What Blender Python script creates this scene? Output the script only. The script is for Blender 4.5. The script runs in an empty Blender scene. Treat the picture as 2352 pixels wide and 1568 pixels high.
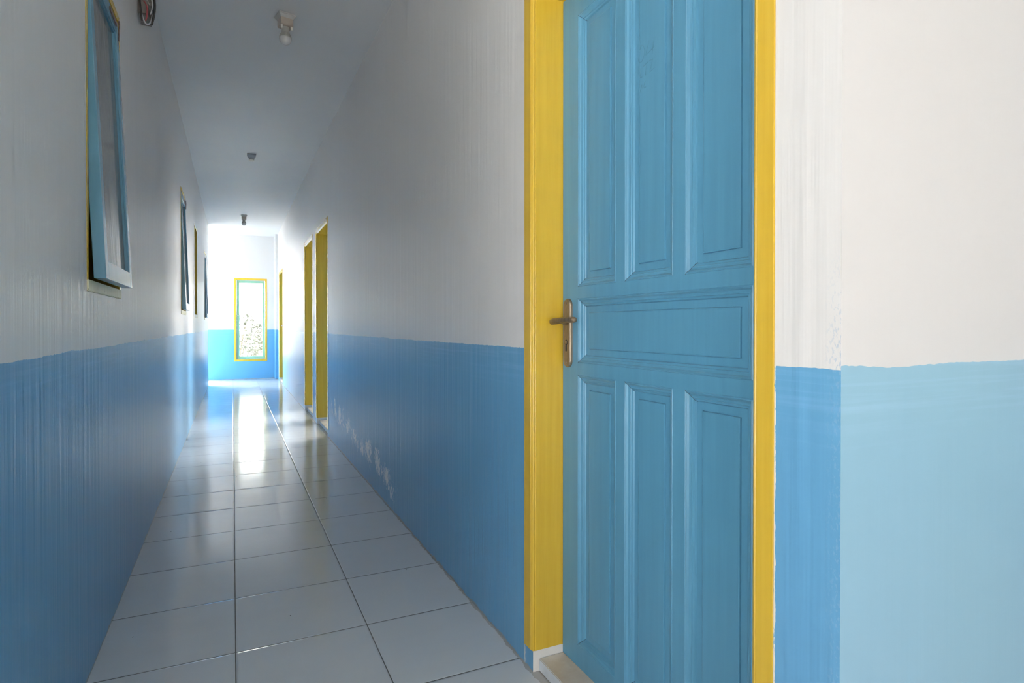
import bpy, math, random
from mathutils import Vector, Matrix, noise
random.seed(7)
scn = bpy.context.scene
COL = scn.collection

# ------------------------------------------------------------------ sizes (metres), z up, corridor runs along +y
XL, XR = -0.380, 0.780          # corridor side walls
YE = 12.45                      # end wall
YC = 0.562                      # corner where the corridor opens to the hall
TILE, ROW0 = 0.40, 1.6003
HX0, HX, HY = -2.6, 3.6, -2.6
YLS = 1.10                       # left wall starts out of view here, set so side light gets past              # hall extents
LINE = 0.938                    # height of the painted dado

# ------------------------------------------------------------------ helpers
class MB:
    def __init__(s): s.v = []; s.f = []; s.m = []; s.sm = []
    def add(s, vs, fs, mi=0, smooth=False):
        o = len(s.v); s.v += [tuple(p) for p in vs]
        for f in fs: s.f.append([i + o for i in f]); s.m.append(mi); s.sm.append(smooth)
        return s
    def box(s, x0, x1, y0, y1, z0, z1, mi=0, ch=0.0):
        if ch <= 0:
            vs = [(x, y, z) for x in (x0, x1) for y in (y0, y1) for z in (z0, z1)]
            return s.add(vs, [(0, 1, 3, 2), (4, 6, 7, 5), (0, 4, 5, 1), (2, 3, 7, 6), (0, 2, 6, 4), (1, 5, 7, 3)], mi)
        import bmesh
        bm = bmesh.new(); bmesh.ops.create_cube(bm, size=1)
        for v in bm.verts:
            v.co = Vector(((x0 + x1) / 2 + v.co.x * (x1 - x0), (y0 + y1) / 2 + v.co.y * (y1 - y0), (z0 + z1) / 2 + v.co.z * (z1 - z0)))
        bmesh.ops.bevel(bm, geom=bm.edges[:], offset=ch, segments=2, affect='EDGES')
        bm.verts.index_update()
        s.add([v.co[:] for v in bm.verts], [[v.index for v in f.verts] for f in bm.faces], mi); bm.free()
        return s
    def extrude_z(s, poly, z0, z1, mi=0):          # poly (x,y) ccw seen from above
        n = len(poly); vs = [(x, y, z0) for x, y in poly] + [(x, y, z1) for x, y in poly]
        return s.add(vs, [(i, (i + 1) % n, n + (i + 1) % n, n + i) for i in range(n)] + [tuple(range(n - 1, -1, -1)), tuple(range(n, 2 * n))], mi)
    def extrude_y(s, poly, y0, y1, mi=0):          # poly (x,z)
        n = len(poly); vs = [(x, y0, z) for x, z in poly] + [(x, y1, z) for x, z in poly]
        return s.add(vs, [(i, (i + 1) % n, n + (i + 1) % n, n + i) for i in range(n)] + [tuple(range(n - 1, -1, -1)), tuple(range(n, 2 * n))], mi)
    def lathe(s, prof, mi=0, n=32, c=(0, 0, 0), axis='z', smooth=True):
        o = []; fs = []
        for r, h in prof:
            for k in range(n):
                a = 2 * math.pi * k / n; p = (r * math.cos(a), r * math.sin(a), h)
                if axis == 'x': p = (p[2], p[0], p[1])
                if axis == 'y': p = (p[0], p[2], p[1])
                o.append((p[0] + c[0], p[1] + c[1], p[2] + c[2]))
        for j in range(len(prof) - 1):
            for k in range(n):
                fs.append((j * n + k, j * n + (k + 1) % n, (j + 1) * n + (k + 1) % n, (j + 1) * n + k))
        return s.add(o, fs, mi, smooth)
    def tube(s, pts, r, mi=0, n=8, cap=True):
        pts = [Vector(p) for p in pts]; o = []; fs = []; up = Vector((0.31, 0.17, 0.93)).normalized()
        rr = r if isinstance(r, (list, tuple)) else [r] * len(pts)
        for i, p in enumerate(pts):
            t = (pts[min(i + 1, len(pts) - 1)] - pts[max(i - 1, 0)]).normalized()
            a = t.cross(up)
            if a.length < 1e-3: a = t.cross(Vector((1, 0, 0)))
            a.normalize(); b = t.cross(a)
            for k in range(n):
                w = 2 * math.pi * k / n; o.append(p + (a * math.cos(w) + b * math.sin(w)) * rr[i])
        for i in range(len(pts) - 1):
            for k in range(n):
                fs.append((i * n + k, i * n + (k + 1) % n, (i + 1) * n + (k + 1) % n, (i + 1) * n + k))
        if cap: fs += [tuple(range(n)), tuple(range((len(pts) - 1) * n, len(pts) * n))]
        return s.add(o, fs, mi, True)
    def build(s, name, mats, parent=None, loc=None):
        import bmesh
        me = bpy.data.meshes.new(name); me.from_pydata(s.v, [], s.f)
        if not isinstance(mats, (list, tuple)): mats = [mats]
        for m in mats: me.materials.append(m)
        for p, mi, sm in zip(me.polygons, s.m, s.sm): p.material_index = mi; p.use_smooth = sm
        bm = bmesh.new(); bm.from_mesh(me); bmesh.ops.recalc_face_normals(bm, faces=bm.faces[:]); bm.to_mesh(me); bm.free()
        o = bpy.data.objects.new(name, me); COL.objects.link(o)
        if parent is not None:
            o.parent = parent
            if loc is None:                              # coordinates given in the world: shift into the parent's frame
                off = Vector((0, 0, 0)); q = parent
                while q is not None: off += q.location; q = q.parent
                me.transform(Matrix.Translation(-off))
            else: o.location = loc
        elif loc is not None: o.location = loc
        return o

def empty(name, loc):
    o = bpy.data.objects.new(name, None); COL.objects.link(o); o.location = loc; o.empty_display_size = 0.1; return o
def tag(o, label=None, cat=None, group=None, kind=None):
    if label: o['label'] = label
    if cat: o['category'] = cat
    if group: o['group'] = group
    if kind: o['kind'] = kind
    return o
def copy_tree(o, parent=None):
    c = o.copy(); COL.objects.link(c); c.parent = parent
    for ch in [x for x in bpy.data.objects if x.parent == o]: copy_tree(ch, c)
    return c

# ------------------------------------------------------------------ node materials
class NT:
    def __init__(s, name):
        s.m = bpy.data.materials.new(name); s.m.use_nodes = True; s.t = s.m.node_tree; s.n = s.t.nodes; s.l = s.t.links
        s.b = s.n['Principled BSDF']
    def node(s, typ, **k):
        x = s.n.new(typ)
        for a, v in k.items(): setattr(x, a, v)
        return x
    def put(s, sock, v):
        if isinstance(v, bpy.types.NodeSocket): s.l.new(v, sock)
        elif v is not None: sock.default_value = v
    def math(s, op, a, b=None, c=None, clamp=False):
        x = s.node('ShaderNodeMath', operation=op, use_clamp=clamp)
        s.put(x.inputs[0], a)
        if b is not None: s.put(x.inputs[1], b)
        if c is not None: s.put(x.inputs[2], c)
        return x.outputs[0]
    def coords(s):
        tc = s.node('ShaderNodeTexCoord'); sp = s.node('ShaderNodeSeparateXYZ'); s.l.new(tc.outputs['Object'], sp.inputs[0])
        return tc.outputs['Object'], sp.outputs[0], sp.outputs[1], sp.outputs[2]
    def noise(s, vec, scale=(1, 1, 1), sc=1.0, detail=4, rough=0.5):
        mp = s.node('ShaderNodeMapping'); s.l.new(vec, mp.inputs[0]); mp.inputs['Scale'].default_value = scale
        nz = s.node('ShaderNodeTexNoise'); s.l.new(mp.outputs[0], nz.inputs['Vector'])
        nz.inputs['Scale'].default_value = sc; nz.inputs['Detail'].default_value = detail; nz.inputs['Roughness'].default_value = rough
        return nz.outputs[0]
    def ramp(s, v, lo, hi, a=0.0, b=1.0, smooth=False):
        x = s.node('ShaderNodeMapRange'); x.interpolation_type = 'SMOOTHSTEP' if smooth else 'LINEAR'
        s.put(x.inputs[0], v); x.inputs[1].default_value = lo; x.inputs[2].default_value = hi; x.inputs[3].default_value = a; x.inputs[4].default_value = b
        return x.outputs[0]
    def mix(s, f, a, b, mode='MIX'):
        x = s.node('ShaderNodeMix', data_type='RGBA', blend_type=mode)
        s.put(x.inputs[0], f)
        for i, c in ((6, a), (7, b)):
            if isinstance(c, bpy.types.NodeSocket): s.l.new(c, x.inputs[i])
            else: x.inputs[i].default_value = (c[0], c[1], c[2], 1)
        return x.outputs[2]
    def bump(s, h, strength, dist):
        x = s.node('ShaderNodeBump'); s.put(x.inputs['Height'], h); x.inputs['Strength'].default_value = strength; x.inputs['Distance'].default_value = dist
        s.l.new(x.outputs[0], s.b.inputs['Normal'])
    def set(s, color=None, rough=None, metal=None, spec=None):
        if color is not None:
            if isinstance(color, bpy.types.NodeSocket): s.l.new(color, s.b.inputs['Base Color'])
            else: s.b.inputs['Base Color'].default_value = (*color, 1)
        if rough is not None: s.put(s.b.inputs['Roughness'], rough)
        if metal is not None: s.b.inputs['Metallic'].default_value = metal
        if spec is not None: s.b.inputs['Specular IOR Level'].default_value = spec
        return s.m

WHITE = (0.80, 0.79, 0.785)
BLUE = (0.118, 0.325, 0.56)
def wall_mat(name, along, blue=BLUE, white=WHITE, line=LINE, peel=False, frames=False, wob=0.004):
    t = NT(name); v, x, y, z = t.coords()
    a = y if along == 'y' else x
    st = (30, 30, 0.8)
    streak = t.noise(v, st, 1.0, 3, 0.55)
    broad = t.noise(v, (1.3, 1.3, 0.8), 1.0, 2, 0.5)
    w = t.noise(v, (3, 3, 0.01), 1.0, 2, 0.55); w2 = t.noise(v, (90, 90, 60), 1.0, 0, 0.5)
    edge = t.math('ADD', t.math('MULTIPLY', t.math('SUBTRACT', w, 0.5), wob * 5), t.math('MULTIPLY', t.math('SUBTRACT', w2, 0.5), 0.003))
    below = t.math('LESS_THAN', z, t.math('ADD', edge, line))
    wc = t.mix(t.ramp(streak, 0.3, 0.75), tuple(c * 0.965 for c in white), white)
    wc = t.mix(t.ramp(broad, 0.35, 0.75), tuple(c * q for c, q in zip(white, (0.965, 0.955, 0.94))), wc)
    bc = t.mix(t.ramp(streak, 0.3, 0.75), tuple(c * 0.965 for c in blue), tuple(min(1, c * 1.02) for c in blue))
    bc = t.mix(t.ramp(broad, 0.3, 0.75), tuple(c * q for c, q in zip(blue, (1.10, 1.08, 1.0))), bc)
    # horizontal brush strokes close under the painted line
    hs = t.noise(v, (2.2, 2.2, 90), 1.0, 3, 0.6)
    band = t.math('MULTIPLY', t.ramp(z, line - 0.14, line - 0.02, 0, 1), t.ramp(hs, 0.5, 0.72))
    bc = t.mix(t.math('MULTIPLY', band, 0.45), bc, tuple(min(1, c * 1.12 + 0.09) for c in blue))
    col = t.mix(below, wc, bc)
    if peel:                                            # flaked patches low on the wall
        cz = t.math('ADD', t.math('MULTIPLY', t.math('SUBTRACT', y, 3.1), 0.075), 0.135)
        d = t.math('ABSOLUTE', t.math('DIVIDE', t.math('SUBTRACT', z, cz), 0.115))
        inz = t.ramp(d, 0.1, 1.9, 1, 0, True)
        iny = t.math('MULTIPLY', t.ramp(y, 2.85, 3.25, 0, 1, True), t.ramp(y, 5.3, 5.62, 1, 0.55, True))
        mask = t.math('MULTIPLY', inz, iny)
        pn = t.math('ADD', t.math('MULTIPLY', t.noise(v, (1, 8, 5), 1.0, 4, 0.65), 0.62), t.math('MULTIPLY', t.noise(v, (1, 75, 30), 1.0, 2, 0.6), 0.38))
        th = t.math('SUBTRACT', 0.80, t.math('MULTIPLY', mask, 0.295))
        flake = t.math('GREATER_THAN', pn, th)
        col = t.mix(flake, col, (0.74, 0.77, 0.80))
    if frames:                                          # bare plaster lines beside the door frame
        rag = t.ramp(t.noise(v, (1, 60, 26), 1.0, 5, 0.7), 0.35, 0.75, 0.0, 0.0065)
        e1 = t.math('LESS_THAN', t.math('ABSOLUTE', t.math('SUBTRACT', y, 1.571)), rag)
        e2 = t.math('LESS_THAN', t.math('ABSOLUTE', t.math('SUBTRACT', y, 0.676)), t.math('MULTIPLY', rag, 0.7))
        lowz = t.math('LESS_THAN', z, 2.03)
        e = t.math('MULTIPLY', t.math('MAXIMUM', e1, e2), lowz)
        col = t.mix(e, col, (0.74, 0.72, 0.68))
        # blue smudges brushed over the white close to the corner
        sm = t.math('MULTIPLY', t.math('MULTIPLY', t.ramp(y, 0.566, 0.590, 1, 0), t.ramp(z, 0.93, 1.12, 1, 0)), t.math('GREATER_THAN', t.noise(v, (1, 260, 130), 1.0, 4, 0.6), 0.565))
        col = t.mix(t.math('MULTIPLY', sm, 0.5), col, (0.25, 0.42, 0.6))
    # grime line where the wall meets the floor
    g = t.math('LESS_THAN', z, t.ramp(t.noise(v, (12, 12, 9), 1.0, 2, 0.7), 0.3, 0.75, 0.0, 0.014))
    col = t.mix(t.math('MULTIPLY', g, 0.8), col, (0.30, 0.285, 0.26))
    t.bump(streak, 0.6, 0.0055 if along == 'y' else 0.0012)
    return t.set(col, 0.34, spec=0.5)

def paint(name, c, c2, rough=0.32, chips=None, chipamt=0.80, scale=(60, 60, 2.5), spec=0.5, bump=0.0012):
    t = NT(name); v, x, y, z = t.coords()
    g = t.noise(v, scale, 1.0, 5, 0.6); b = t.noise(v, (2.5, 2.5, 1.5), 1.0, 3, 0.5)
    col = t.mix(t.ramp(g, 0.3, 0.72), c, c2)
    col = t.mix(t.math('MULTIPLY', t.ramp(b, 0.4, 0.8), 0.5), col, tuple(q * 0.86 for q in c2))
    if chips:
        k = t.math('GREATER_THAN', t.noise(v, (70, 70, 45), 1.0, 3, 0.5), chipamt)
        col = t.mix(k, col, chips)
    t.bump(g, 0.6, bump)
    return t.set(col, rough, spec=spec)

M = {}
M['wall_left'] = wall_mat('painted_plaster_left', 'y')
M['wall_right'] = wall_mat('painted_plaster_right', 'y', peel=True, frames=True)
M['wall_end'] = wall_mat('painted_plaster_end', 'x', line=0.945, wob=0.001, blue=(0.12, 0.36, 0.62))
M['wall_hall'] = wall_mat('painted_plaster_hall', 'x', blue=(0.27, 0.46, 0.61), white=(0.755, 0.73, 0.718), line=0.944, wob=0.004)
t = NT('ceiling_paint'); v, x, y, z = t.coords()
cb = t.noise(v, (1.2, 0.9, 1), 1.0, 4, 0.55); cf = t.noise(v, (3, 14, 1), 1.0, 4, 0.6)
t.bump(t.math('ADD', cb, t.math('MULTIPLY', cf, 0.15)), 0.35, 0.01)
M['ceiling'] = t.set(t.mix(t.ramp(cb, 0.35, 0.7), (0.72, 0.73, 0.735), (0.765, 0.77, 0.765)), 0.55, spec=0.3)
M['plaster'] = paint('bare_white_plaster', (0.66, 0.65, 0.62), (0.74, 0.73, 0.70), 0.7, scale=(20, 20, 20))
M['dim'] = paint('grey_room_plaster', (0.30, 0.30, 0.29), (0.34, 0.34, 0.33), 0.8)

# glazed white floor tiles
t = NT('white_floor_tiles'); v, x, y, z = t.coords()
def gridline(c, off, w):
    u = t.math('DIVIDE', t.math('SUBTRACT', c, off), TILE)
    fr = t.math('FRACT', u); d = t.math('MINIMUM', fr, t.math('SUBTRACT', 1.0, fr))
    return t.math('LESS_THAN', d, w / TILE), t.math('FLOOR', u), t.ramp(d, w / TILE, (w + 0.004) / TILE)
gx, ix, bx = gridline(x, 0.0, 0.0017); gy, iy, by = gridline(y, ROW0, 0.0020)
grout = t.math('MAXIMUM', gx, gy)
cmb = t.node('ShaderNodeCombineXYZ'); t.l.new(ix, cmb.inputs[0]); t.l.new(iy, cmb.inputs[1])
wn = t.node('ShaderNodeTexWhiteNoise'); t.l.new(cmb.outputs[0], wn.inputs['Vector'])
sm = t.noise(v, (3, 7, 1), 1.0, 5, 0.6); wipe = t.noise(v, (4, 26, 1), 1.0, 4, 0.6)
base = t.mix(wn.outputs['Value'], (0.60, 0.625, 0.65), (0.63, 0.655, 0.675))
base = t.mix(t.math('MULTIPLY', t.ramp(sm, 0.45, 0.8), 0.35), base, (0.56, 0.575, 0.58))
speck = t.math('GREATER_THAN', t.noise(v, (38, 30, 1), 1.0, 2, 0.4), 0.80)
base = t.mix(speck, base, (0.20, 0.20, 0.20))
gn = t.noise(v, (6, 6, 1), 1.0, 3, 0.6)
gc = t.mix(t.ramp(gn, 0.35, 0.65), (0.07, 0.066, 0.062), (0.15, 0.145, 0.14))
col = t.mix(grout, base, gc)
# dusty cement line along the right wall
dust = t.math('MULTIPLY', t.math('GREATER_THAN', x, t.ramp(t.noise(v, (8, 14, 1), 1.0, 5, 0.7), 0.3, 0.75, 0.780, 0.764)), t.math('LESS_THAN', x, 0.8))
col = t.mix(t.math('MULTIPLY', dust, 0.75), col, (0.36, 0.34, 0.31))
tilt = t.node('ShaderNodeVectorMath', operation='SCALE')
t.bump(t.math('ADD', t.math('MULTIPLY', t.math('MINIMUM', bx, by), 0.7), t.math('MULTIPLY', wipe, 0.010)), 0.6, 0.0018)
rr = t.math('ADD', t.ramp(wipe, 0.3, 0.75, 0.085, 0.20), t.math('MULTIPLY', grout, 0.5))
M['floor'] = t.set(col, rr, spec=0.55)

M['yellow'] = paint('yellow_gloss_paint', (0.58, 0.375, 0.030), (0.66, 0.44, 0.048), 0.22, chips=(0.25, 0.16, 0.06), chipamt=0.83)
M['yellow_old'] = paint('weathered_cream_yellow_paint', (0.70, 0.65, 0.38), (0.80, 0.77, 0.55), 0.38, chips=(0.20, 0.19, 0.12), chipamt=0.70, scale=(30, 30, 8))
M['door'] = paint('door_blue_paint', (0.085, 0.265, 0.415), (0.10, 0.30, 0.46), 0.33, chips=(0.03, 0.06, 0.08), chipamt=0.86, scale=(45, 45, 2.0), bump=0.0005)
M['sash'] = paint('sash_blue_paint', (0.10, 0.26, 0.36), (0.13, 0.31, 0.43), 0.20, chips=(0.03, 0.06, 0.08), chipamt=0.83, scale=(22, 22, 4), bump=0.0004)
M['sash_lit'] = paint('blue_sash_lit_green', (0.28, 0.56, 0.44), (0.32, 0.62, 0.50), 0.35)  # blue sash paint with overexposure and yellow bounce mixed into the colour
M['bronze'] = paint('worn_bronze_metal', (0.20, 0.155, 0.11), (0.33, 0.27, 0.20), 0.42, scale=(120, 120, 30)); M['bronze'].node_tree.nodes['Principled BSDF'].inputs['Metallic'].default_value = 0.7
M['steel'] = paint('dull_steel', (0.42, 0.41, 0.40), (0.55, 0.54, 0.52), 0.35, scale=(60, 60, 60)); M['steel'].node_tree.nodes['Principled BSDF'].inputs['Metallic'].default_value = 0.85
M['rust'] = paint('rusty_steel', (0.10, 0.06, 0.05), (0.22, 0.17, 0.15), 0.5, scale=(90, 90, 90))
M['dark'] = paint('dark_gap', (0.012, 0.014, 0.016), (0.02, 0.022, 0.024), 0.7)
M['joint'] = paint('dark_blue_joint', (0.02, 0.045, 0.07), (0.03, 0.06, 0.09), 0.6)
M['porcelain'] = paint('grey_white_porcelain', (0.50, 0.49, 0.47), (0.60, 0.59, 0.57), 0.32, scale=(30, 30, 30))
M['beige'] = paint('beige_porcelain', (0.40, 0.345, 0.29), (0.46, 0.40, 0.34), 0.38, scale=(30, 30, 30))
M['greyholder'] = paint('grey_plastic_holder', (0.30, 0.33, 0.36), (0.36, 0.38, 0.41), 0.35, scale=(30, 30, 30))
M['ring'] = paint('cream_socket_ring', (0.80, 0.79, 0.72), (0.84, 0.83, 0.76), 0.3)
M['collar'] = paint('bulb_collar_plastic', (0.36, 0.37, 0.34), (0.42, 0.42, 0.39), 0.4, scale=(20, 20, 20))
M['cable_w'] = paint('white_cable', (0.60, 0.60, 0.61), (0.70, 0.70, 0.71), 0.4)
M['cable_k'] = paint('black_cable', (0.02, 0.018, 0.017), (0.04, 0.035, 0.03), 0.4)
M['cable_r'] = paint('red_wire', (0.35, 0.05, 0.06), (0.45, 0.09, 0.10), 0.4)
M['boxmetal'] = paint('dusty_brown_metal', (0.13, 0.115, 0.095), (0.27, 0.25, 0.225), 0.5, scale=(60, 60, 12))
t = NT('frosted_bulb'); M['bulb'] = t.set((0.55, 0.56, 0.56), 0.16, spec=0.5)
t = NT('window_glass'); t.b.inputs['Transmission Weight'].default_value = 1.0; t.b.inputs['IOR'].default_value = 1.5
v, x, y, z = t.coords(); dn = t.noise(v, (9, 30, 3), 1.0, 5, 0.65)
M['glass'] = t.set((0.92, 0.95, 0.94), t.ramp(dn, 0.45, 0.8, 0.02, 0.10))
# dusty glass of the corridor sashes: clear glass under an uneven film of dust
t = NT('dusty_glass'); t.b.inputs['Transmission Weight'].default_value = 1.0
v, x, y, z = t.coords(); dn = t.noise(v, (14, 40, 5), 1.0, 6, 0.7)
M['dglass'] = t.set((0.75, 0.80, 0.78), t.ramp(dn, 0.35, 0.7, 0.03, 0.22))
dif = t.node('ShaderNodeBsdfDiffuse'); dif.inputs[0].default_value = (0.50, 0.50, 0.47, 1)
mx = t.node('ShaderNodeMixShader'); out = t.n['Material Output']
t.l.new(t.ramp(dn, 0.30, 0.72, 0.10, 0.40), mx.inputs[0]); t.l.new(t.b.outputs[0], mx.inputs[1]); t.l.new(dif.outputs[0], mx.inputs[2]); t.l.new(mx.outputs[0], out.inputs[0])
t = NT('beige_marble'); v, x, y, z = t.coords(); mn = t.noise(v, (7, 7, 7), 1.0, 8, 0.65); m2 = t.noise(v, (22, 22, 22), 1.0, 4, 0.6)
mc = t.mix(t.ramp(mn, 0.3, 0.7), (0.50, 0.42, 0.34), (0.66, 0.61, 0.54)); mc = t.mix(t.math('MULTIPLY', t.ramp(m2, 0.5, 0.75), 0.5), mc, (0.66, 0.61, 0.53))
M['marble'] = t.set(mc, 0.22)
t = NT('leaf_green'); v, x, y, z = t.coords(); ln = t.noise(v, (3, 3, 3), 1.0, 3, 0.5)
M['leaf'] = t.set(t.mix(ln, (0.030, 0.042, 0.022), (0.055, 0.07, 0.04)), 0.5)
M['bark'] = paint('bark', (0.16, 0.12, 0.09), (0.24, 0.19, 0.14), 0.8)
M['ground'] = paint('pale_concrete_yard', (0.52, 0.51, 0.48), (0.60, 0.59, 0.56), 0.8, scale=(3, 3, 3))
M['pencil'] = paint('pencil_scribble', (0.075, 0.22, 0.31), (0.09, 0.25, 0.35), 0.5)

# ------------------------------------------------------------------ walls with openings
def wall(name, axis, front, back, a0, a1, z0, z1, holes, mats, cap0=True):
    """axis 'y': wall plane x=front, running along y; axis 'x': plane y=front, running along x. holes: (a0,a1,z0,z1). Reveals take material 1."""
    A = sorted(set([a0, a1] + [h[0] for h in holes] + [h[1] for h in holes])); Z = sorted(set([z0, z1] + [h[2] for h in holes] + [h[3] for h in holes]))
    A = [a for a in A if a0 <= a <= a1]; Z = [z for z in Z if z0 <= z <= z1]
    solid = lambda i, j: 0 <= i < len(A) - 1 and 0 <= j < len(Z) - 1 and not any(h[0] - 1e-6 < A[i] and A[i + 1] < h[1] + 1e-6 and h[2] - 1e-6 < Z[j] and Z[j + 1] < h[3] + 1e-6 for h in holes)
    P = (lambda a, z, d: (d, a, z)) if axis == 'y' else (lambda a, z, d: (a, d, z))
    mb = MB()
    for i in range(len(A) - 1):
        for j in range(len(Z) - 1):
            if not solid(i, j): continue
            a, b, c, d = A[i], A[i + 1], Z[j], Z[j + 1]
            mb.add([P(a, c, front), P(b, c, front), P(b, d, front), P(a, d, front)], [(0, 1, 2, 3)], 0)
            mb.add([P(a, c, back), P(b, c, back), P(b, d, back), P(a, d, back)], [(0, 3, 2, 1)], 0)
            for (ni, nj, q) in ((i - 1, j, (a, c, a, d)), (i + 1, j, (b, c, b, d)), (i, j - 1, (a, c, b, c)), (i, j + 1, (a, d, b, d))):
                if not solid(ni, nj):
                    if not cap0 and ni < 0: continue
                    out_ = not (0 <= ni < len(A) - 1 and 0 <= nj < len(Z) - 1)
                    mb.add([P(q[0], q[1], front), P(q[2], q[3], front), P(q[2], q[3], back), P(q[0], q[1], back)], [(0, 1, 2, 3)], 0 if out_ else 1)
    o = mb.build(name, mats)
    import bmesh
    bm = bmesh.new(); bm.from_mesh(o.data); bmesh.ops.remove_doubles(bm, verts=bm.verts[:], dist=1e-5); bmesh.ops.recalc_face_normals(bm, faces=bm.faces[:]); bm.to_mesh(o.data); bm.free()
    return o
ZT = 2.95
WIN = [(2.040, 2.600), (5.455, 6.000), (7.350, 7.900), (9.935, 10.500)]       # left wall windows (outer frame)
WZ0, WZ1 = 1.104, 2.140
DOORS = [(0.677, 1.570, 2.010), (5.575, 6.435, 2.005), (6.700, 7.510, 2.005), (10.93, 11.80, 2.01)]   # frames on the right wall
YL_END = 11.32                                                                  # left wall stops here: side passage to daylight
s = tag(wall('wall_left', 'y', XL, XL - 0.15, YLS, YL_END, 0, ZT, [(a, b, WZ0, WZ1) for a, b in WIN], [M['wall_left'], M['plaster']]),
        'long white wall with blue dado and four narrow windows', 'wall', kind='structure')
holes = []
for a, b, zt in DOORS: holes += [(a, b, 0.06, zt), (a + 0.045, b - 0.052, 0, 0.06)]
tag(wall('wall_right', 'y', XR, XR + 0.15, YC, YE, 0, ZT, holes, [M['wall_right'], M['plaster']], cap0=False), 'long white and blue wall with the yellow framed doors', 'wall', kind='structure')
tag(wall('wall_end', 'x', YE, YE + 0.15, XL - 2.2, XR + 0.15, 0, ZT, [(XL - 2.0, XL - 0.20, 0.0, 2.66), (0.022, 0.606, 0.336, 1.932)], [M['wall_end'], M['plaster']]),
    'end wall with blue dado and tall bright window', 'wall', kind='structure')
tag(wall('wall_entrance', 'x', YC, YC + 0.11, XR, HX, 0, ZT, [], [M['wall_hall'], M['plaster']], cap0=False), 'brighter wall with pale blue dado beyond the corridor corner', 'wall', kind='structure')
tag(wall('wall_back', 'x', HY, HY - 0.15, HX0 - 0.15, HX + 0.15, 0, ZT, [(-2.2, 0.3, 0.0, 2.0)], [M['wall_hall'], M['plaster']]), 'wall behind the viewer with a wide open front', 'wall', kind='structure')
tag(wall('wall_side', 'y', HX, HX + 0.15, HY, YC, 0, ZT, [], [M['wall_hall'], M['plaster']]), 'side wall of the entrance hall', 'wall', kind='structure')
tag(wall('wall_open_side', 'y', HX0, HX0 - 0.15, HY, YLS, 0, ZT, [(-1.6, 0.0, 0.0, 1.9)], [M['wall_hall'], M['plaster']]), 'unseen hall wall with an opening added to let side light in', 'wall', kind='structure')  # unseen opening, placed and sized to light the near walls and ceiling
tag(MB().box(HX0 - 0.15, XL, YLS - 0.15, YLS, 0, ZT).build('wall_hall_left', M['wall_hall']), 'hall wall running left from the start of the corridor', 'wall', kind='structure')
# shallow column in the far right corner
c = MB().box(0.737, XR + 0.02, 12.10, YE + 0.01, 0, ZT).build('trim_1', M['wall_end']); tag(c, 'narrow corner pillar beside the end wall', 'pillar', kind='structure')
# side passage walls at the far left, and the closed rooms behind the left wall
mb = MB(); mb.box(XL - 2.2, XL - 0.15, YL_END - 0.15, YL_END, 0, ZT); mb.box(XL - 2.3, XL - 2.2, YL_END - 0.15, YE + 0.15, 0, ZT)
tag(mb.build('wall_passage', M['wall_end']), 'wall of the side passage at the far end', 'wall', kind='structure')
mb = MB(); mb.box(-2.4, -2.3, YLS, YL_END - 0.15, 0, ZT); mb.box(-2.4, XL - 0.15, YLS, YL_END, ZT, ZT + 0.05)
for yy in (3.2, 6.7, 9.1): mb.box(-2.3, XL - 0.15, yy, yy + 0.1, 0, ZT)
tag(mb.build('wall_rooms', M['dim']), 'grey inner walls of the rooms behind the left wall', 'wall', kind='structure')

# daylit room behind the two open doors
RX, RY0, RY1 = 3.6, 4.6, 9.6
mb = MB(); mb.box(XR + 0.15, RX, RY0 - 0.1, RY0, 0, ZT); mb.box(XR + 0.15, RX, RY1, RY1 + 0.1, 0, ZT)
tag(mb.build('wall_room', M['wall_end']), 'white and blue walls of the room behind the open doors', 'wall', kind='structure')
tag(wall('wall_room_window', 'y', RX, RX + 0.12, RY0 - 0.1, RY1 + 0.1, 0, ZT, [(6.9, 9.3, 0.7, 2.3)], [M['wall_left'], M['plaster']]), 'outer wall of that room with a wide window', 'wall', kind='structure')
# floor
mb = MB(); mb.box(HX0 - 0.6, HX + 0.15, HY - 0.6, YE + 0.15, -0.08, 0.0)
tag(mb.build('floor', M['floor']), 'glossy white square floor tiles with dark joints', 'floor', kind='structure')
# ceiling, hand-plastered and slightly uneven
def cz(x, y):
    r = (x - XL) / (XR - XL); r = max(0, min(1.3, r))
    rise = max(0.0, min(1.0, (y - 2.5) / 3.0))
    z = 2.722 + 0.012 * rise + r * (0.018 + 0.035 * rise)
    if y > 8: z -= (y - 8) / 4.45 * 0.028 * r
    z += -0.013 * math.exp(-((y - 4.75 - 0.25 * r) / 0.14) ** 2) - 0.012 * math.exp(-((y - 7.0 - 0.2 * r) / 0.16) ** 2) - 0.008 * math.exp(-((y - 5.6 - 0.2 * r) / 0.3) ** 2)
    z += 0.006 * noise.noise(Vector((x * 1.3, y * 1.1, 0.3)))
    return z
mb = MB(); xs = [-2.8 + 0.1 * i for i in range(66)]; ys = [HY - 0.2 + 0.08 * j for j in range(192)]
vs = [(x, y, cz(x, y)) for y in ys for x in xs]; n = len(xs)
mb.add(vs, [(j * n + i, (j + 1) * n + i, (j + 1) * n + i + 1, j * n + i + 1) for j in range(len(ys) - 1) for i in range(n - 1)], 0, True)
k0 = len(mb.v); mb.box(xs[0], xs[-1], ys[0], ys[-1], 2.90, 2.96)
co = mb.build('ceiling', M['ceiling']); tag(co, 'white plastered ceiling running down the corridor', 'ceiling', kind='structure')
for p in co.data.polygons:                          # ceiling sheet must look down
    pass

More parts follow.
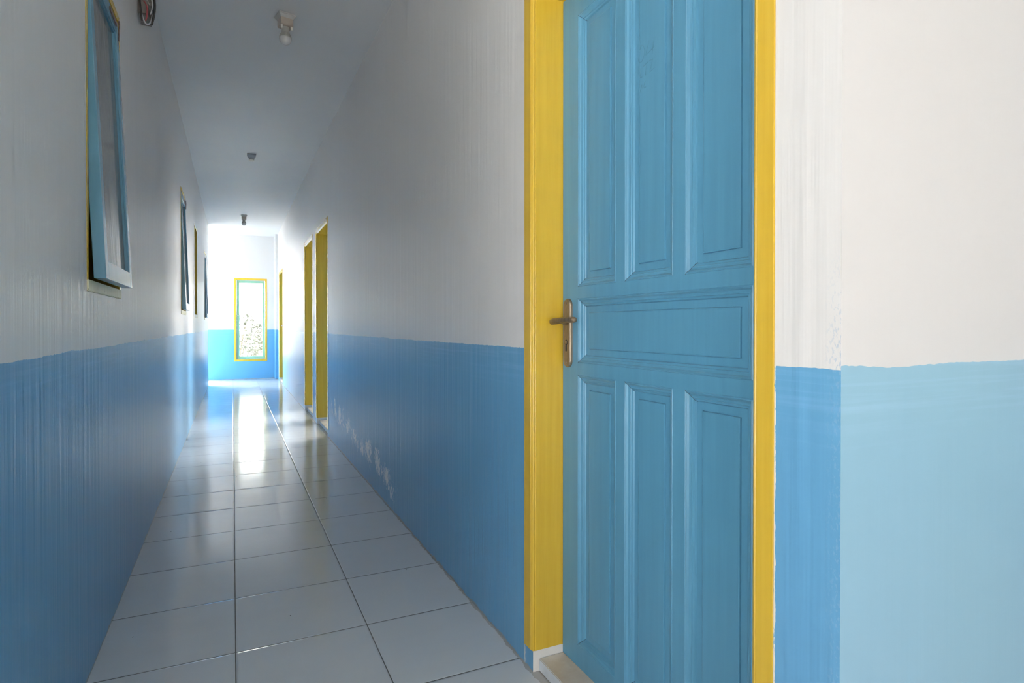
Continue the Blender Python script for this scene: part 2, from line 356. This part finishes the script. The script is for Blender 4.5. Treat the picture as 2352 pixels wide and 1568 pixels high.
# ------------------------------------------------------------------ door frames
def jamb_poly(y_in, y_out, xf=XR - 0.003, xb=XR + 0.15):
    s = 1 if y_out > y_in else -1                   # bead at the inner front corner
    return [(xf, y_out), (xf, y_in + s * 0.012), (xf + 0.002, y_in + s * 0.010), (xf + 0.0005, y_in + s * 0.008), (xf + 0.003, y_in + s * 0.003),
            (xf + 0.007, y_in + s * 0.0005), (xf + 0.010, y_in + s * 0.002), (xf + 0.012, y_in), (XR + 0.134, y_in), (XR + 0.134, y_in - s * 0.012), (xb, y_in - s * 0.012), (xb, y_out)]
def door_frame(a, b, zt, parent, zb=0.06, fw=0.048):
    mb = MB(); e = 0.0005
    mb.extrude_z(jamb_poly(a + 0.045, a + e), zb, zt - e); mb.extrude_z(jamb_poly(b - 0.052, b - e), zb, zt - e)
    zi = zt - 0.05
    poly = [(XR - 0.0028, zt - e), (XR - 0.0028, zi + 0.012), (XR - 0.001, zi + 0.010), (XR - 0.0023, zi + 0.008), (XR + 0.004, zi + 0.001), (XR + 0.009, zi), (XR + 0.134, zi), (XR + 0.134, zi - 0.012), (XR + 0.15, zi - 0.012), (XR + 0.15, zt - e)]
    mb.extrude_y(poly, a + 0.045, b - 0.052)
    return mb.build('door_frame', M['yellow'], parent)

PROF = [(0.0, 0.0), (0.0012, 0.0012), (0.003, 0.0), (0.0055, 0.0015), (0.0085, 0.0050), (0.0125, 0.0066), (0.0150, 0.0068), (0.0160, 0.0088), (0.0205, 0.0100), (0.0225, 0.0140), (0.0240, 0.0142)]
def molding(x0, r, parent):                         # r = (ya, yb, z0, z1) opening in the leaf
    ya, yb, z0, z1 = r; vs = []; fs = []
    for s_, d in PROF:
        vs += [(x0 + d, ya + s_, z0 + s_), (x0 + d, yb - s_, z0 + s_), (x0 + d, yb - s_, z1 - s_), (x0 + d, ya + s_, z1 - s_)]
    for k in range(len(PROF) - 1):
        for q in range(4): fs.append((4 * k + q, 4 * k + (q + 1) % 4, 4 * k + 4 + (q + 1) % 4, 4 * k + 4 + q))
    return MB().add(vs, fs).build('molding', M['door'], parent)
def panel(x0, r, parent):
    ya, yb, z0, z1 = r; mb = MB(); ins = 0.041
    xg = x0 + 0.0142                                 # ground of the panel, raised field with a small cut step
    def rect(i, d): return [(x0 + d, ya + i, z0 + i), (x0 + d, yb - i, z0 + i), (x0 + d, yb - i, z1 - i), (x0 + d, ya + i, z1 - i)]
    loops = [(0.004, 0.0142), (ins - 0.0015, 0.0142), (ins - 0.0012, 0.0152), (ins, 0.0152), (ins + 0.0006, 0.0112), (ins + 0.003, 0.0106)]
    vs = []; fs = []
    for i, d in loops: vs += rect(i, d)
    for k in range(len(loops) - 1):
        for q in range(4): fs.append((4 * k + q, 4 * k + (q + 1) % 4, 4 * k + 4 + (q + 1) % 4, 4 * k + 4 + q))
    L = 4 * (len(loops) - 1); fs.append((L, L + 1, L + 2, L + 3))
    b = len(vs); vs += rect(0.004, 0.022); fs += [(b, b + 3, b + 2, b + 1)] + [(q, (q + 1) % 4, b + (q + 1) % 4, b + q) for q in range(4)]
    return mb.add(vs, fs).build('panel', M['door'], parent)

def door_leaf(y0, y1, parent, x0=XR + 0.098, zb=0.038, zt=1.956):
    """y1 = latch side, y0 = hinge side"""
    w = (y1 - y0); k = w / 0.792
    Y = lambda d: y1 - d * k                         # d measured from the latch edge
    xb = x0 + 0.035; mb = MB()
    c1, c2, c3, c4, c5, c6 = 0.0835, 0.266, 0.304, 0.4825, 0.521, 0.706
    zs = [0.100, 0.866, 0.900, 1.082, 1.115, 1.879]
    mb.box(x0, xb, Y(c1), y1, zb, zt); mb.box(x0, xb, y0, Y(c6), zb, zt)
    for za, zc in ((zb, zs[0]), (zs[1], zs[2]), (zs[3], zs[4]), (zs[5], zt)): mb.box(x0, xb, Y(c6), Y(c1), za, zc)
    for a, b in ((c2, c3), (c4, c5)):
        for za, zc in ((zs[0], zs[1]), (zs[4], zs[5])): mb.box(x0, xb, Y(b), Y(a), za, zc)
    leaf = mb.build('door_leaf', M['door'], parent)
    for a, b in ((c1, c2), (c3, c4), (c5, c6)):
        for za, zc in ((zs[0], zs[1]), (zs[4], zs[5])):
            r = (Y(b), Y(a), za, zc); panel(x0, r, leaf); molding(x0, r, leaf)
    r = (Y(c6), Y(c1), zs[2], zs[3]); panel(x0, r, leaf); molding(x0, r, leaf)
    mb = MB()                                         # opened-up mitre joints of the mouldings
    rs = [(Y(b), Y(a), za, zc) for a, b in ((c1, c2), (c3, c4), (c5, c6)) for za, zc in ((zs[0], zs[1]), (zs[4], zs[5]))] + [r]
    for ya, yb, za, zc in rs:
        for yy, zz, sy, sz in ((yb, zc, -1, -1), (yb, za, -1, 1)):
            mb.tube([(x0 + d - 0.0002, yy + sy * q, zz + sz * q) for q, d in PROF], 0.0007, n=5)
    mb.build('joint_gap', M['joint'], leaf)
    return leaf

def handle(yc, parent, x0=XR + 0.098):
    """escutcheon plate 40 x 200 mm centred on yc, lever pointing to the hinge side"""
    z0, z1, w = 0.885, 1.083, 0.020; mb = MB()
    outline = []
    for k in range(13): a = math.pi * k / 12; outline.append((yc + w * math.cos(a), z1 - w + w * math.sin(a)))
    for k in range(13): a = math.pi + math.pi * k / 12; outline.append((yc + w * math.cos(a), z0 + w + w * math.sin(a)))
    cy_, cz_ = yc, (z0 + z1) / 2; n = len(outline); vs = []
    for s_, d in ((0, 0.0), (0, -0.006), (0.0015, -0.0085), (0.004, -0.0098)):
        for y, z in outline:
            vy = y - cy_; zz = z - (z1 - w if z > cz_ else z0 + w) if abs(z - cz_) > (z1 - z0) / 2 - w else 0
            L = math.hypot(vy, zz) or 1; vs.append((x0 + d, y - vy / L * s_, z - zz / L * s_))
    fs = [(k * n + i, k * n + (i + 1) % n, (k + 1) * n + (i + 1) % n, (k + 1) * n + i) for k in range(3) for i in range(n)] + [tuple(range(3 * n, 4 * n))]
    plate = mb.add(vs, fs).build('handle_plate', M['bronze'], parent); tag(plate, 'worn bronze lock plate')
    zl = 1.019
    mb = MB(); mb.lathe([(0.0, -0.010), (0.011, -0.010), (0.011, -0.020), (0.0085, -0.024), (0.0080, -0.052), (0.0, -0.052)], c=(x0, yc, zl), axis='x', n=20)
    pts = [(x0 - 0.048, yc + 0.022, zl - 0.007), (x0 - 0.051, yc + 0.012, zl - 0.006), (x0 - 0.055, yc + 0.002, zl - 0.003), (x0 - 0.056, yc - 0.02, zl - 0.001), (x0 - 0.057, yc - 0.05, zl), (x0 - 0.056, yc - 0.09, zl + 0.002), (x0 - 0.055, yc - 0.117, zl + 0.002), (x0 - 0.054, yc - 0.1225, zl + 0.002), (x0 - 0.054, yc - 0.1245, zl + 0.002)]
    mb.tube(pts, [0.002, 0.0035, 0.0085, 0.0095, 0.0088, 0.0082, 0.0080, 0.0062, 0.003], n=14)
    lev = mb.build('lever', M['bronze'], plate)
    for z in (1.070, 0.8985): MB().lathe([(0, -0.0112), (0.0022, -0.0110), (0.0034, -0.0098), (0.0034, -0.009)], c=(x0, yc, z), axis='x', n=12).build('screw', M['rust'], plate)
    mb = MB(); mb.lathe([(0, -0.0104), (0.0075, -0.0104), (0.0082, -0.0096), (0.0082, -0.009)], c=(x0, yc, 0.957), axis='x', n=16)
    mb.box(x0 - 0.0104, x0 - 0.009, yc - 0.0035, yc + 0.0035, 0.931, 0.951)
    ky = mb.build('keyhole', M['dark'], plate)
    MB().lathe([(0, -0.0112), (0.005, -0.0112), (0.0056, -0.0104)], c=(x0, yc, 0.957), axis='x', n=16).build('key_cylinder', M['bronze'], plate)
    return plate

def threshold(a, b, parent, mats):
    mb = MB(); x0 = XR + 0.019; ya, yb = a + 0.046, b - 0.053
    mb.box(x0, XR + 0.15, ya, yb, 0.0, 0.036, 0, ch=0.002)
    for i, v in enumerate(mb.v): pass
    o = mb.build('threshold', mats, parent)
    for p in o.data.polygons:
        if p.normal.x < -0.5: p.material_index = 1
    return o

M['mortar'] = paint('whitewashed_mortar', (0.55, 0.60, 0.65), (0.66, 0.70, 0.74), 0.5, scale=(25, 25, 25))
DL = ['large blue panelled door in a yellow frame, nearest, with its lock plate showing',
      'yellow framed doorway beyond the peeling paint, first past the big blue door',
      'yellow framed doorway just past another yellow doorway halfway down the corridor',
      'bright yellow doorway at the far end beside the corner pillar']
for i, (a, b, zt) in enumerate(DOORS):
    d = empty('door_%d' % (i + 1), (XR, (a + b) / 2, 0)); tag(d, DL[i], 'door', kind='structure')
    door_frame(a, b, zt, d)
    lf = door_leaf(a + 0.047, b - 0.0545, d)
    pl = handle(b - 0.0545 - 0.0345, d)
    if i in (1, 2):                                  # these two stand open into the daylit room, hinged on the near jamb
        pv = Vector((XR + 0.098 + 0.037, a + 0.047, 0)) - d.location
        for o in (lf, pl):
            o.matrix_local = Matrix.Translation(pv) @ Matrix.Rotation(math.radians(-88), 4, 'Z') @ Matrix.Translation(-pv) @ o.matrix_local
    threshold(a, b, d, [M['marble'], M['mortar']])
    if i == 0:
        # faint pencil marks scribbled on the middle upper panel: 04 / L T Z / n c
        S = [[(1.1527, 1.6648), (1.1490, 1.6700), (1.1439, 1.6713), (1.1380, 1.6650), (1.1350, 1.6565), (1.1360, 1.6460), (1.1400, 1.6381), (1.1460, 1.6335), (1.1526, 1.6338), (1.1580, 1.6390), (1.1591, 1.6475)],
             [(1.1190, 1.6715), (1.1250, 1.6560), (1.1300, 1.6419), (1.1200, 1.6440), (1.0990, 1.6500)], [(1.1055, 1.6620), (1.1062, 1.6348)], [(1.0990, 1.6700), (1.1020, 1.6560), (1.1055, 1.6420)],
             [(1.1500, 1.6184), (1.1515, 1.6000), (1.1513, 1.5967), (1.1436, 1.5962)], [(1.1399, 1.6192), (1.1225, 1.6232)], [(1.1299, 1.6183), (1.1311, 1.5953)],
             [(1.1170, 1.6240), (1.1030, 1.6230), (1.1100, 1.6100), (1.1151, 1.5969), (1.0946, 1.6012)],
             [(1.1524, 1.5621), (1.1480, 1.5700), (1.1448, 1.5784), (1.1430, 1.5700), (1.1410, 1.5690)], [(1.1298, 1.5823), (1.1350, 1.5790), (1.1375, 1.5720), (1.1360, 1.5673), (1.1290, 1.5680)]]
        mb = MB(); xf = XR + 0.098 + 0.0106; sc_ = (xf + 0.0056) / 0.8836
        for st in S:
            pts = [(xf - 0.0002, y * sc_, 1.0024 + (z - 1.0024) * sc_) for y, z in st]
            mb.tube(pts, 0.00045, n=5)
        g = mb.build('pencil_scribble', M['pencil'], d)

# ------------------------------------------------------------------ left wall windows: frame, top-hung sash tilted into the corridor, pane
def window(i, a, b, off, slope, closed=False):
    """off = corridor-side face of the sash bottom relative to the wall face, slope = dx/dz"""
    w = empty('window_%d' % (i + 1), (XL, (a + b) / 2, WZ0))
    mb = MB(); e = 0.0006; x0, x1 = XL - 0.11, XL + 0.001; f = 0.026
    mb.box(x0, x1, a + e, a + f, WZ0 + e, WZ1 - e, ch=0.0012); mb.box(x0, x1, b - f, b - e, WZ0 + e, WZ1 - e, ch=0.0012)
    mb.box(x0, x1, a + f - 0.001, b - f + 0.001, WZ1 - 0.030, WZ1 - e, ch=0.0012)
    fr = mb.build('window_frame', M['yellow'], w)
    mb = MB(); mb.box(x0 + 0.001, x1 + 0.003, a + e, b - e, WZ0 + e, WZ0 + 0.034, ch=0.002); mb.build('sill', M['yellow_old'], w); 
    ya, yb = a + f + 0.004, b - f - 0.004; zb, zt = WZ0 + 0.039, WZ1 - 0.034; H = zt - zb; t = 0.031; sw = 0.046
    X = (lambda z: XL + off - slope * (z - zb))      # corridor face of the sash at height z
    def slab(mb, y0, y1, z0, z1, d0, d1):             # piece between depth d0..d1 behind the corridor face
        p = [(X(z0) - d0, z0), (X(z0) - d1, z0), (X(z1) - d1, z1), (X(z1) - d0, z1)]
        mb.extrude_y(p, y0, y1)
    mb = MB(); slab(mb, ya, ya + sw, zb, zt, 0, t); slab(mb, yb - sw, yb, zb, zt, 0, t)
    slab(mb, ya + sw, yb - sw, zb, zb + 0.055, 0, t); slab(mb, ya + sw, yb - sw, zt - 0.05, zt, 0, t)
    sash = mb.build('sash', M['sash'], w)
    bv = sash.modifiers.new('edge', 'BEVEL'); bv.width = 0.002; bv.segments = 2
    mb = MB(); slab(mb, ya + sw - 0.004, yb - sw + 0.004, zb + 0.051, zt - 0.046, 0.013, 0.017); mb.build('pane', M['dglass'], sash)
    mb = MB()                                         # glazing beads
    for (p, q, r, s_) in ((ya + sw, ya + sw + 0.007, zb + 0.055, zt - 0.05), (yb - sw - 0.007, yb - sw, zb + 0.055, zt - 0.05), (ya + sw, yb - sw, zt - 0.058, zt - 0.05)):
        slab(mb, p, q, r, s_, 0.006, 0.0129)
    mb.build('glazing_bead', M['sash'], sash)
    if not closed:                                    # short metal stay near the top corner
        mb = MB(); zz = zt - 0.01
        mb.tube([(XL + 0.004, yb + 0.004, zz + 0.02), (XL + 0.007, yb - 0.012, zz - 0.004), (X(zz - 0.06) + 0.003, yb - 0.02, zz - 0.06)], 0.0028, n=6)
        mb.box(X(zz - 0.02) - 0.001, X(zz - 0.02) + 0.004, yb - 0.17, yb - 0.05, zz - 0.022, zz - 0.008)
        mb.build('stay', M['rust'], sash)
    return tag(w, kind='structure')
W = [window(0, *WIN[0], 0.042, 0.0435), window(1, *WIN[1], 0.036, 0.0360), window(2, *WIN[2], -0.045, 0.0, True), window(3, *WIN[3], 0.033, 0.033)]
for w, l in zip(W, ['tall narrow blue window sash tilted open, nearest on the left wall', 'blue tilted window halfway along the left wall', 'yellow edged window recess without an open sash on the left wall', 'small blue tilted window at the far end of the left wall']):
    tag(w, l, 'window')

# ------------------------------------------------------------------ end window
w = empty('window_5', (0.314, YE, 0.336)); tag(w, 'bright tall yellow framed window in the end wall', 'window', kind='structure')
mb = MB(); x0, x1, z0, z1 = 0.0225, 0.6055, 0.3365, 1.9315; f = 0.034
for q in ((x0, x0 + f, z0, z1), (x1 - f, x1, z0, z1), (x0 + f, x1 - f, z0, z0 + f), (x0 + f, x1 - f, z1 - f, z1)): mb.box(q[0], q[1], YE - 0.004, YE + 0.11, q[2], q[3], ch=0.001)
mb.build('window_frame', M['yellow'], w)
mb = MB(); a0, a1, c0, c1 = x0 + f + 0.014, x1 - f - 0.003, z0 + f + 0.012, z1 - f - 0.010; g = 0.045
for q in ((a0, a0 + g, c0, c1), (a1 - g, a1, c0, c1), (a0 + g, a1 - g, c0, c0 + g), (a0 + g, a1 - g, c1 - g, c1)): mb.box(q[0], q[1], YE + 0.055, YE + 0.095, q[2], q[3], ch=0.001)
sash = mb.build('sash', M['sash_lit'], w); tag(sash, 'blue sash with its green light cast painted in')
MB().box(a0 + g - 0.004, a1 - g + 0.004, YE + 0.073, YE + 0.077, c0 + g - 0.004, c1 - g + 0.004).build('pane', M['glass'], sash)
mb = MB(); mb.box(x0 + f, x0 + f + 0.0135, YE + 0.05, YE + 0.10, z0 + f, z1 - f); mb.box(x0 + f + 0.0135, x1 - f, YE + 0.05, YE + 0.10, z0 + f, z0 + f + 0.0115); mb.box(x0 + f + 0.0135, x1 - f, YE + 0.05, YE + 0.10, z1 - f - 0.0095, z1 - f)
mb.build('stop_bead', M['plaster'], w)
mb = MB(); mb.box(0.075, 0.100, YE + 0.030, YE + 0.055, 1.205, 1.220, ch=0.002); mb.tube([(0.088, YE + 0.035, 1.212), (0.088, YE + 0.02, 1.212), (0.110, YE + 0.02, 1.212)], 0.004)
mb.build('handle', M['ring'], w)
mb = MB(); mb.tube([(0.455, YE + 0.045, 1.835), (0.43, YE + 0.03, 1.80), (0.45, YE + 0.03, 1.76), (0.452, YE + 0.03, 1.70)], 0.003); mb.build('catch_wire', M['rust'], w)

# ------------------------------------------------------------------ ceiling lamps
def lamp(name, loc, rot, bulb=True):
    r = empty(name, loc); r.rotation_euler = (0, 0, rot)
    mb = MB(); mb.box(-0.048, 0.048, -0.048, 0.048, -0.012, -0.004, ch=0.003); mb.box(-0.040, 0.040, -0.040, 0.040, -0.004, 0.012)
    mb.add([(-0.044, -0.044, -0.012), (0.044, -0.044, -0.012), (0.044, 0.044, -0.012), (-0.044, 0.044, -0.012), (-0.034, -0.034, -0.026), (0.034, -0.034, -0.026), (0.034, 0.034, -0.026), (-0.034, 0.034, -0.026)],
           [(0, 1, 5, 4), (1, 2, 6, 5), (2, 3, 7, 6), (3, 0, 4, 7), (4, 5, 6, 7)])
    p = mb.build('mounting_plate', M['porcelain']); p.parent = r
    mb = MB(); mb.box(-0.034, 0.034, -0.034, 0.034, -0.066, -0.020, ch=0.003); p = mb.build('socket', M['beige']); p.parent = r
    for sx in (-1, 1):
        mb = MB(); mb.lathe([(0, -0.085), (0.0045, -0.084), (0.0055, -0.080), (0.0055, -0.064)], c=(sx * 0.027, -0.024, 0), n=14)
        q = mb.build('terminal_screw', M['ring']); q.parent = r
    # bulb: ribbed collar, then frosted dome
    mb = MB(); mb.lathe([(0.020, -0.064), (0.0205, -0.078), (0.021, -0.092), (0.0235, -0.102), (0.0285, -0.112), (0.0325, -0.119), (0.0335, -0.124), (0.0325, -0.126)], n=40)
    for k in range(20):
        a = 2 * math.pi * k / 20; c, s_ = math.cos(a), math.sin(a)
        mb.tube([(0.0225 * c, 0.0225 * s_, -0.098), (0.0275 * c, 0.0275 * s_, -0.109), (0.0328 * c, 0.0328 * s_, -0.120)], 0.0012, n=5)
    bc = mb.build('bulb', M['collar']); bc.parent = r
    mb = MB(); mb.lathe([(0.0325, -0.125)] + [(0.0330 * math.cos(t_ * math.pi / 24), -0.129 - 0.034 * math.sin(t_ * math.pi / 24)) for t_ in range(0, 12)] + [(0.0004, -0.163)], n=40)
    d = mb.build('bulb_dome', M['bulb']); d.parent = bc
    return r
l1 = lamp('ceiling_lamp', (0.268, 3.545, cz(0.268, 3.545) - 0.001), 0.22)
l3 = copy_tree(l1); l3.location = (0.162, 10.20, cz(0.162, 10.2) - 0.001); l3.rotation_euler = (0, 0, 0.05)
tag(l1, 'bare bulb in a square porcelain holder, nearest on the ceiling', 'ceiling lamp', 'bulbs along the corridor ceiling')
tag(l3, 'small bare bulb holder on the ceiling close to the end wall', 'ceiling lamp', 'bulbs along the corridor ceiling')
l2 = empty('lamp_socket', (0.177, 6.62, cz(0.177, 6.62) - 0.001))
mb = MB(); mb.box(-0.043, 0.043, -0.043, 0.043, -0.010, 0.012, ch=0.003)
mb.add([(-0.041, -0.041, -0.010), (0.041, -0.041, -0.010), (0.041, 0.041, -0.010), (-0.041, 0.041, -0.010), (-0.026, -0.026, -0.036), (0.026, -0.026, -0.036), (0.026, 0.026, -0.036), (-0.026, 0.026, -0.036)],
       [(0, 1, 5, 4), (1, 2, 6, 5), (2, 3, 7, 6), (3, 0, 4, 7), (4, 5, 6, 7)])
mb.lathe([(0.0, -0.034), (0.026, -0.034), (0.026, -0.056), (0.025, -0.058)], n=28)
p = mb.build('holder_body', M['greyholder']); p.parent = l2
mb = MB(); mb.lathe([(0.026, -0.056), (0.0262, -0.063), (0.024, -0.067), (0.016, -0.067), (0.0135, -0.063), (0.0125, -0.050)], n=28)
p = mb.build('socket_ring', M['ring']); p.parent = l2
mb = MB(); mb.lathe([(0.0, -0.0585), (0.0134, -0.0585)], n=28); p = mb.build('contact_plate', M['rust']); p.parent = l2
tag(l2, 'empty grey lamp socket with a cream ring, in the middle of the ceiling', 'lamp socket')

# ------------------------------------------------------------------ open junction box with loose cables high on the left wall
j = empty('junction_box', (XL, 3.15, 2.52)); tag(j, 'open junction box with loose black and white cables high on the left wall', 'junction box')
mb = MB(); jy0, jy1, jz0, jz1, jx = 3.09, 3.21, 2.395, 2.66, XL
mb.box(jx + 0.0005, jx + 0.004, jy0, jy1, jz0, jz1); mb.box(jx + 0.004, jx + 0.040, jy0, jy0 + 0.003, jz0, jz1); mb.box(jx + 0.004, jx + 0.040, jy1 - 0.003, jy1, jz0, jz1)
mb.box(jx + 0.004, jx + 0.040, jy0, jy1, jz0, jz0 + 0.003); mb.box(jx + 0.004, jx + 0.040, jy0, jy1, jz1 - 0.003, jz1)
mb.box(jx + 0.012, jx + 0.034, jy0 + 0.012, jy0 + 0.05, jz0 + 0.06, jz1 - 0.02, ch=0.002); mb.box(jx + 0.038, jx + 0.052, jy0 + 0.01, jy1 - 0.02, jz0 + 0.045, jz0 + 0.060)
mb.build('box_body', M['boxmetal'], j)
def loop(name, mat, pts, r):
    P = [Vector(p) for p in pts]; out = []
    for i in range(len(P) - 1):
        p0, p1, p2, p3 = P[max(i - 1, 0)], P[i], P[i + 1], P[min(i + 2, len(P) - 1)]
        for k in range(6):
            u = k / 6; out.append(0.5 * ((2 * p1) + (p2 - p0) * u + (2 * p0 - 5 * p1 + 4 * p2 - p3) * u * u + (3 * p1 - p0 - 3 * p2 + p3) * u ** 3))
    out.append(P[-1]); return MB().tube(out, r, n=8).build(name, mat, j)
loop('white_cable', M['cable_w'], [(jx + 0.008, 3.085, 2.70), (jx + 0.006, 3.082, 2.55), (jx + 0.008, 3.08, 2.45), (jx + 0.014, 3.085, 2.395), (jx + 0.028, 3.10, 2.358), (jx + 0.044, 3.12, 2.372), (jx + 0.050, 3.14, 2.42)], 0.0032)
loop('black_cable', M['cable_k'], [(jx + 0.062, 3.16, 2.72), (jx + 0.066, 3.15, 2.60), (jx + 0.060, 3.13, 2.50), (jx + 0.062, 3.12, 2.45), (jx + 0.058, 3.12, 2.405), (jx + 0.048, 3.125, 2.366)], 0.0050)
loop('black_cable', M['cable_k'], [(jx + 0.004, 3.11, 2.66), (jx + 0.004, 3.085, 2.50), (jx + 0.012, 3.08, 2.41), (jx + 0.016, 3.085, 2.36)], 0.0042)
loop('white_cable', M['cable_w'], [(jx + 0.056, 3.14, 2.70), (jx + 0.058, 3.13, 2.58), (jx + 0.050, 3.11, 2.50), (jx + 0.054, 3.10, 2.44), (jx + 0.046, 3.10, 2.40)], 0.0022)
loop('red_wire', M['cable_r'], [(jx + 0.022, 3.088, 2.45), (jx + 0.030, 3.082, 2.440), (jx + 0.036, 3.085, 2.42), (jx + 0.034, 3.09, 2.385), (jx + 0.028, 3.10, 2.37)], 0.0030)
loop('bare_wire', M['steel'], [(jx + 0.018, 3.086, 2.47), (jx + 0.026, 3.083, 2.458), (jx + 0.036, 3.086, 2.455), (jx + 0.046, 3.09, 2.435)], 0.0016)

# ------------------------------------------------------------------ outside
g = MB().add([(-60, -60, -0.09), (60, -60, -0.09), (60, 80, -0.09), (-60, 80, -0.09)], [(0, 1, 2, 3)]).build('ground', M['ground']); tag(g, 'pale open yard around the building', 'ground', kind='structure')
def shrub(loc, R, H, n, label, seed):
    rnd = random.Random(seed); r = empty('shrub', loc); tag(r, label, 'shrub', 'shrubs outside the end window')
    mb = MB()
    for k in range(9):
        a = rnd.uniform(0, 6.28); q = rnd.uniform(0.3, 0.8) * R
        mb.tube([(0.04 * math.cos(a), 0.04 * math.sin(a), -0.01), (0.4 * q * math.cos(a), 0.4 * q * math.sin(a), H * 0.45), (q * math.cos(a), q * math.sin(a), H * rnd.uniform(0.6, 0.95))], [0.018, 0.012, 0.004], n=6)
    b = mb.build('stem', M['bark']); b.parent = r
    mb = MB()
    for k in range(n):
        a = rnd.uniform(0, 6.28); u = rnd.random() ** 0.5; z = H * rnd.uniform(0.12, 1.0); rr = R * u * math.sqrt(max(0.05, 1 - ((z / H - 0.5) * 1.7) ** 2))
        c = Vector((rr * math.cos(a), rr * math.sin(a), z)); L = rnd.uniform(0.05, 0.10)
        d = Vector((rnd.uniform(-1, 1), rnd.uniform(-1, 1), rnd.uniform(-0.6, 0.8))).normalized(); s_ = d.cross(Vector((rnd.uniform(-1, 1), rnd.uniform(-1, 1), rnd.uniform(-1, 1)))).normalized(); nn = d.cross(s_) * 0.12
        mb.add([c, c + (d * 0.5 + s_ * 0.28 + nn) * L, c + d * L, c + (d * 0.5 - s_ * 0.28 + nn) * L], [(0, 1, 2, 3)])
    f_ = mb.build('foliage', M['leaf']); f_.parent = r
    return r
shrub((0.15, 19.2, -0.09), 0.75, 1.45, 1600, 'leafy shrub seen through the end window, on the left half', 3)
shrub((1.0, 20.4, -0.09), 0.70, 1.15, 1400, 'lower shrub seen through the end window, on the right half', 5)

# ------------------------------------------------------------------ light: bright overcast sky through the openings
wd = bpy.data.worlds.new('sky'); scn.world = wd; wd.use_nodes = True
nt = wd.node_tree; bg = nt.nodes['Background']
tc = nt.nodes.new('ShaderNodeTexCoord'); sp = nt.nodes.new('ShaderNodeSeparateXYZ'); nt.links.new(tc.outputs['Generated'], sp.inputs[0])
mr = nt.nodes.new('ShaderNodeMapRange'); mr.inputs[1].default_value = -0.6; mr.inputs[2].default_value = 0.6; nt.links.new(sp.outputs[1], mr.inputs[0])
mxc = nt.nodes.new('ShaderNodeMix'); mxc.data_type = 'RGBA'; nt.links.new(mr.outputs[0], mxc.inputs[0])
mxc.inputs[6].default_value = (SKY_S := (1.0, 0.955, 0.93, 1)) ; mxc.inputs[7].default_value = (1.0, 0.975, 0.945, 1)
nt.links.new(mxc.outputs[2], bg.inputs['Color'])
mr2 = nt.nodes.new('ShaderNodeMapRange'); mr2.inputs[1].default_value = -0.05; mr2.inputs[2].default_value = 0.4; mr2.inputs[3].default_value = 4.2; mr2.inputs[4].default_value = 38.0
nt.links.new(sp.outputs[1], mr2.inputs[0]); nt.links.new(mr2.outputs[0], bg.inputs['Strength'])

def portal(name, loc, rot, sx, sy):
    l = bpy.data.lights.new(name, 'AREA'); l.shape = 'RECTANGLE'; l.size = sx; l.size_y = sy; l.cycles.is_portal = True
    o = bpy.data.objects.new(name, l); COL.objects.link(o); o.location = loc; o.rotation_euler = rot; return o
portal('portal_back', (-0.95, HY - 0.16, 1.0), (math.pi / 2, 0, 0), 2.5, 2.0)
portal('portal_side', (HX0 - 0.16, -0.85, 0.95), (math.pi / 2, 0, -math.pi / 2), 1.5, 1.9)
portal('portal_room', (RX + 0.13, 8.1, 1.5), (math.pi / 2, 0, math.pi / 2), 2.4, 1.6)
portal('portal_end', (0.314, YE + 0.16, 1.134), (math.pi / 2, 0, math.pi), 0.584, 1.6)
portal('portal_passage', (XL - 1.1, YE + 0.16, 1.33), (math.pi / 2, 0, math.pi), 1.8, 2.66)

sl = bpy.data.lights.new('sun', 'SUN'); sl.energy = 10.0; sl.angle = 0.02; sl.color = (1.0, 0.95, 0.88)
so = bpy.data.objects.new('sun', sl); COL.objects.link(so)
so.rotation_euler = Vector((-0.85, -0.5, 1.3)).to_track_quat('Z', 'Y').to_euler()
# ------------------------------------------------------------------ camera
F = 1357.9
cam = bpy.data.cameras.new('camera'); cam.sensor_fit = 'HORIZONTAL'; cam.sensor_width = 36; cam.lens = F / 2352 * 36
cam.shift_y = -23.12 / 2352; cam.clip_start = 0.02; cam.clip_end = 300
co = bpy.data.objects.new('camera', cam); COL.objects.link(co)
co.location = (-0.00556, 0, 1.00248); co.rotation_euler = (math.pi / 2 - 0.0081, 0, -0.4417)
scn.camera = co

scn.view_settings.view_transform = 'Standard'; scn.view_settings.look = 'None'; scn.view_settings.exposure = -0.02; scn.view_settings.gamma = 1.0
scn.view_settings.use_curve_mapping = False
cy = scn.cycles; cy.max_bounces = 9; cy.diffuse_bounces = 7; cy.glossy_bounces = 4; cy.transmission_bounces = 6; cy.use_denoising = True; cy.use_adaptive_sampling = True; cy.adaptive_threshold = 0.2; cy.adaptive_min_samples = 24; cy.use_auto_tile = False; cy.time_limit = 1150
cy.sample_clamp_indirect = 6.0; cy.caustics_reflective = True; cy.caustics_refractive = False
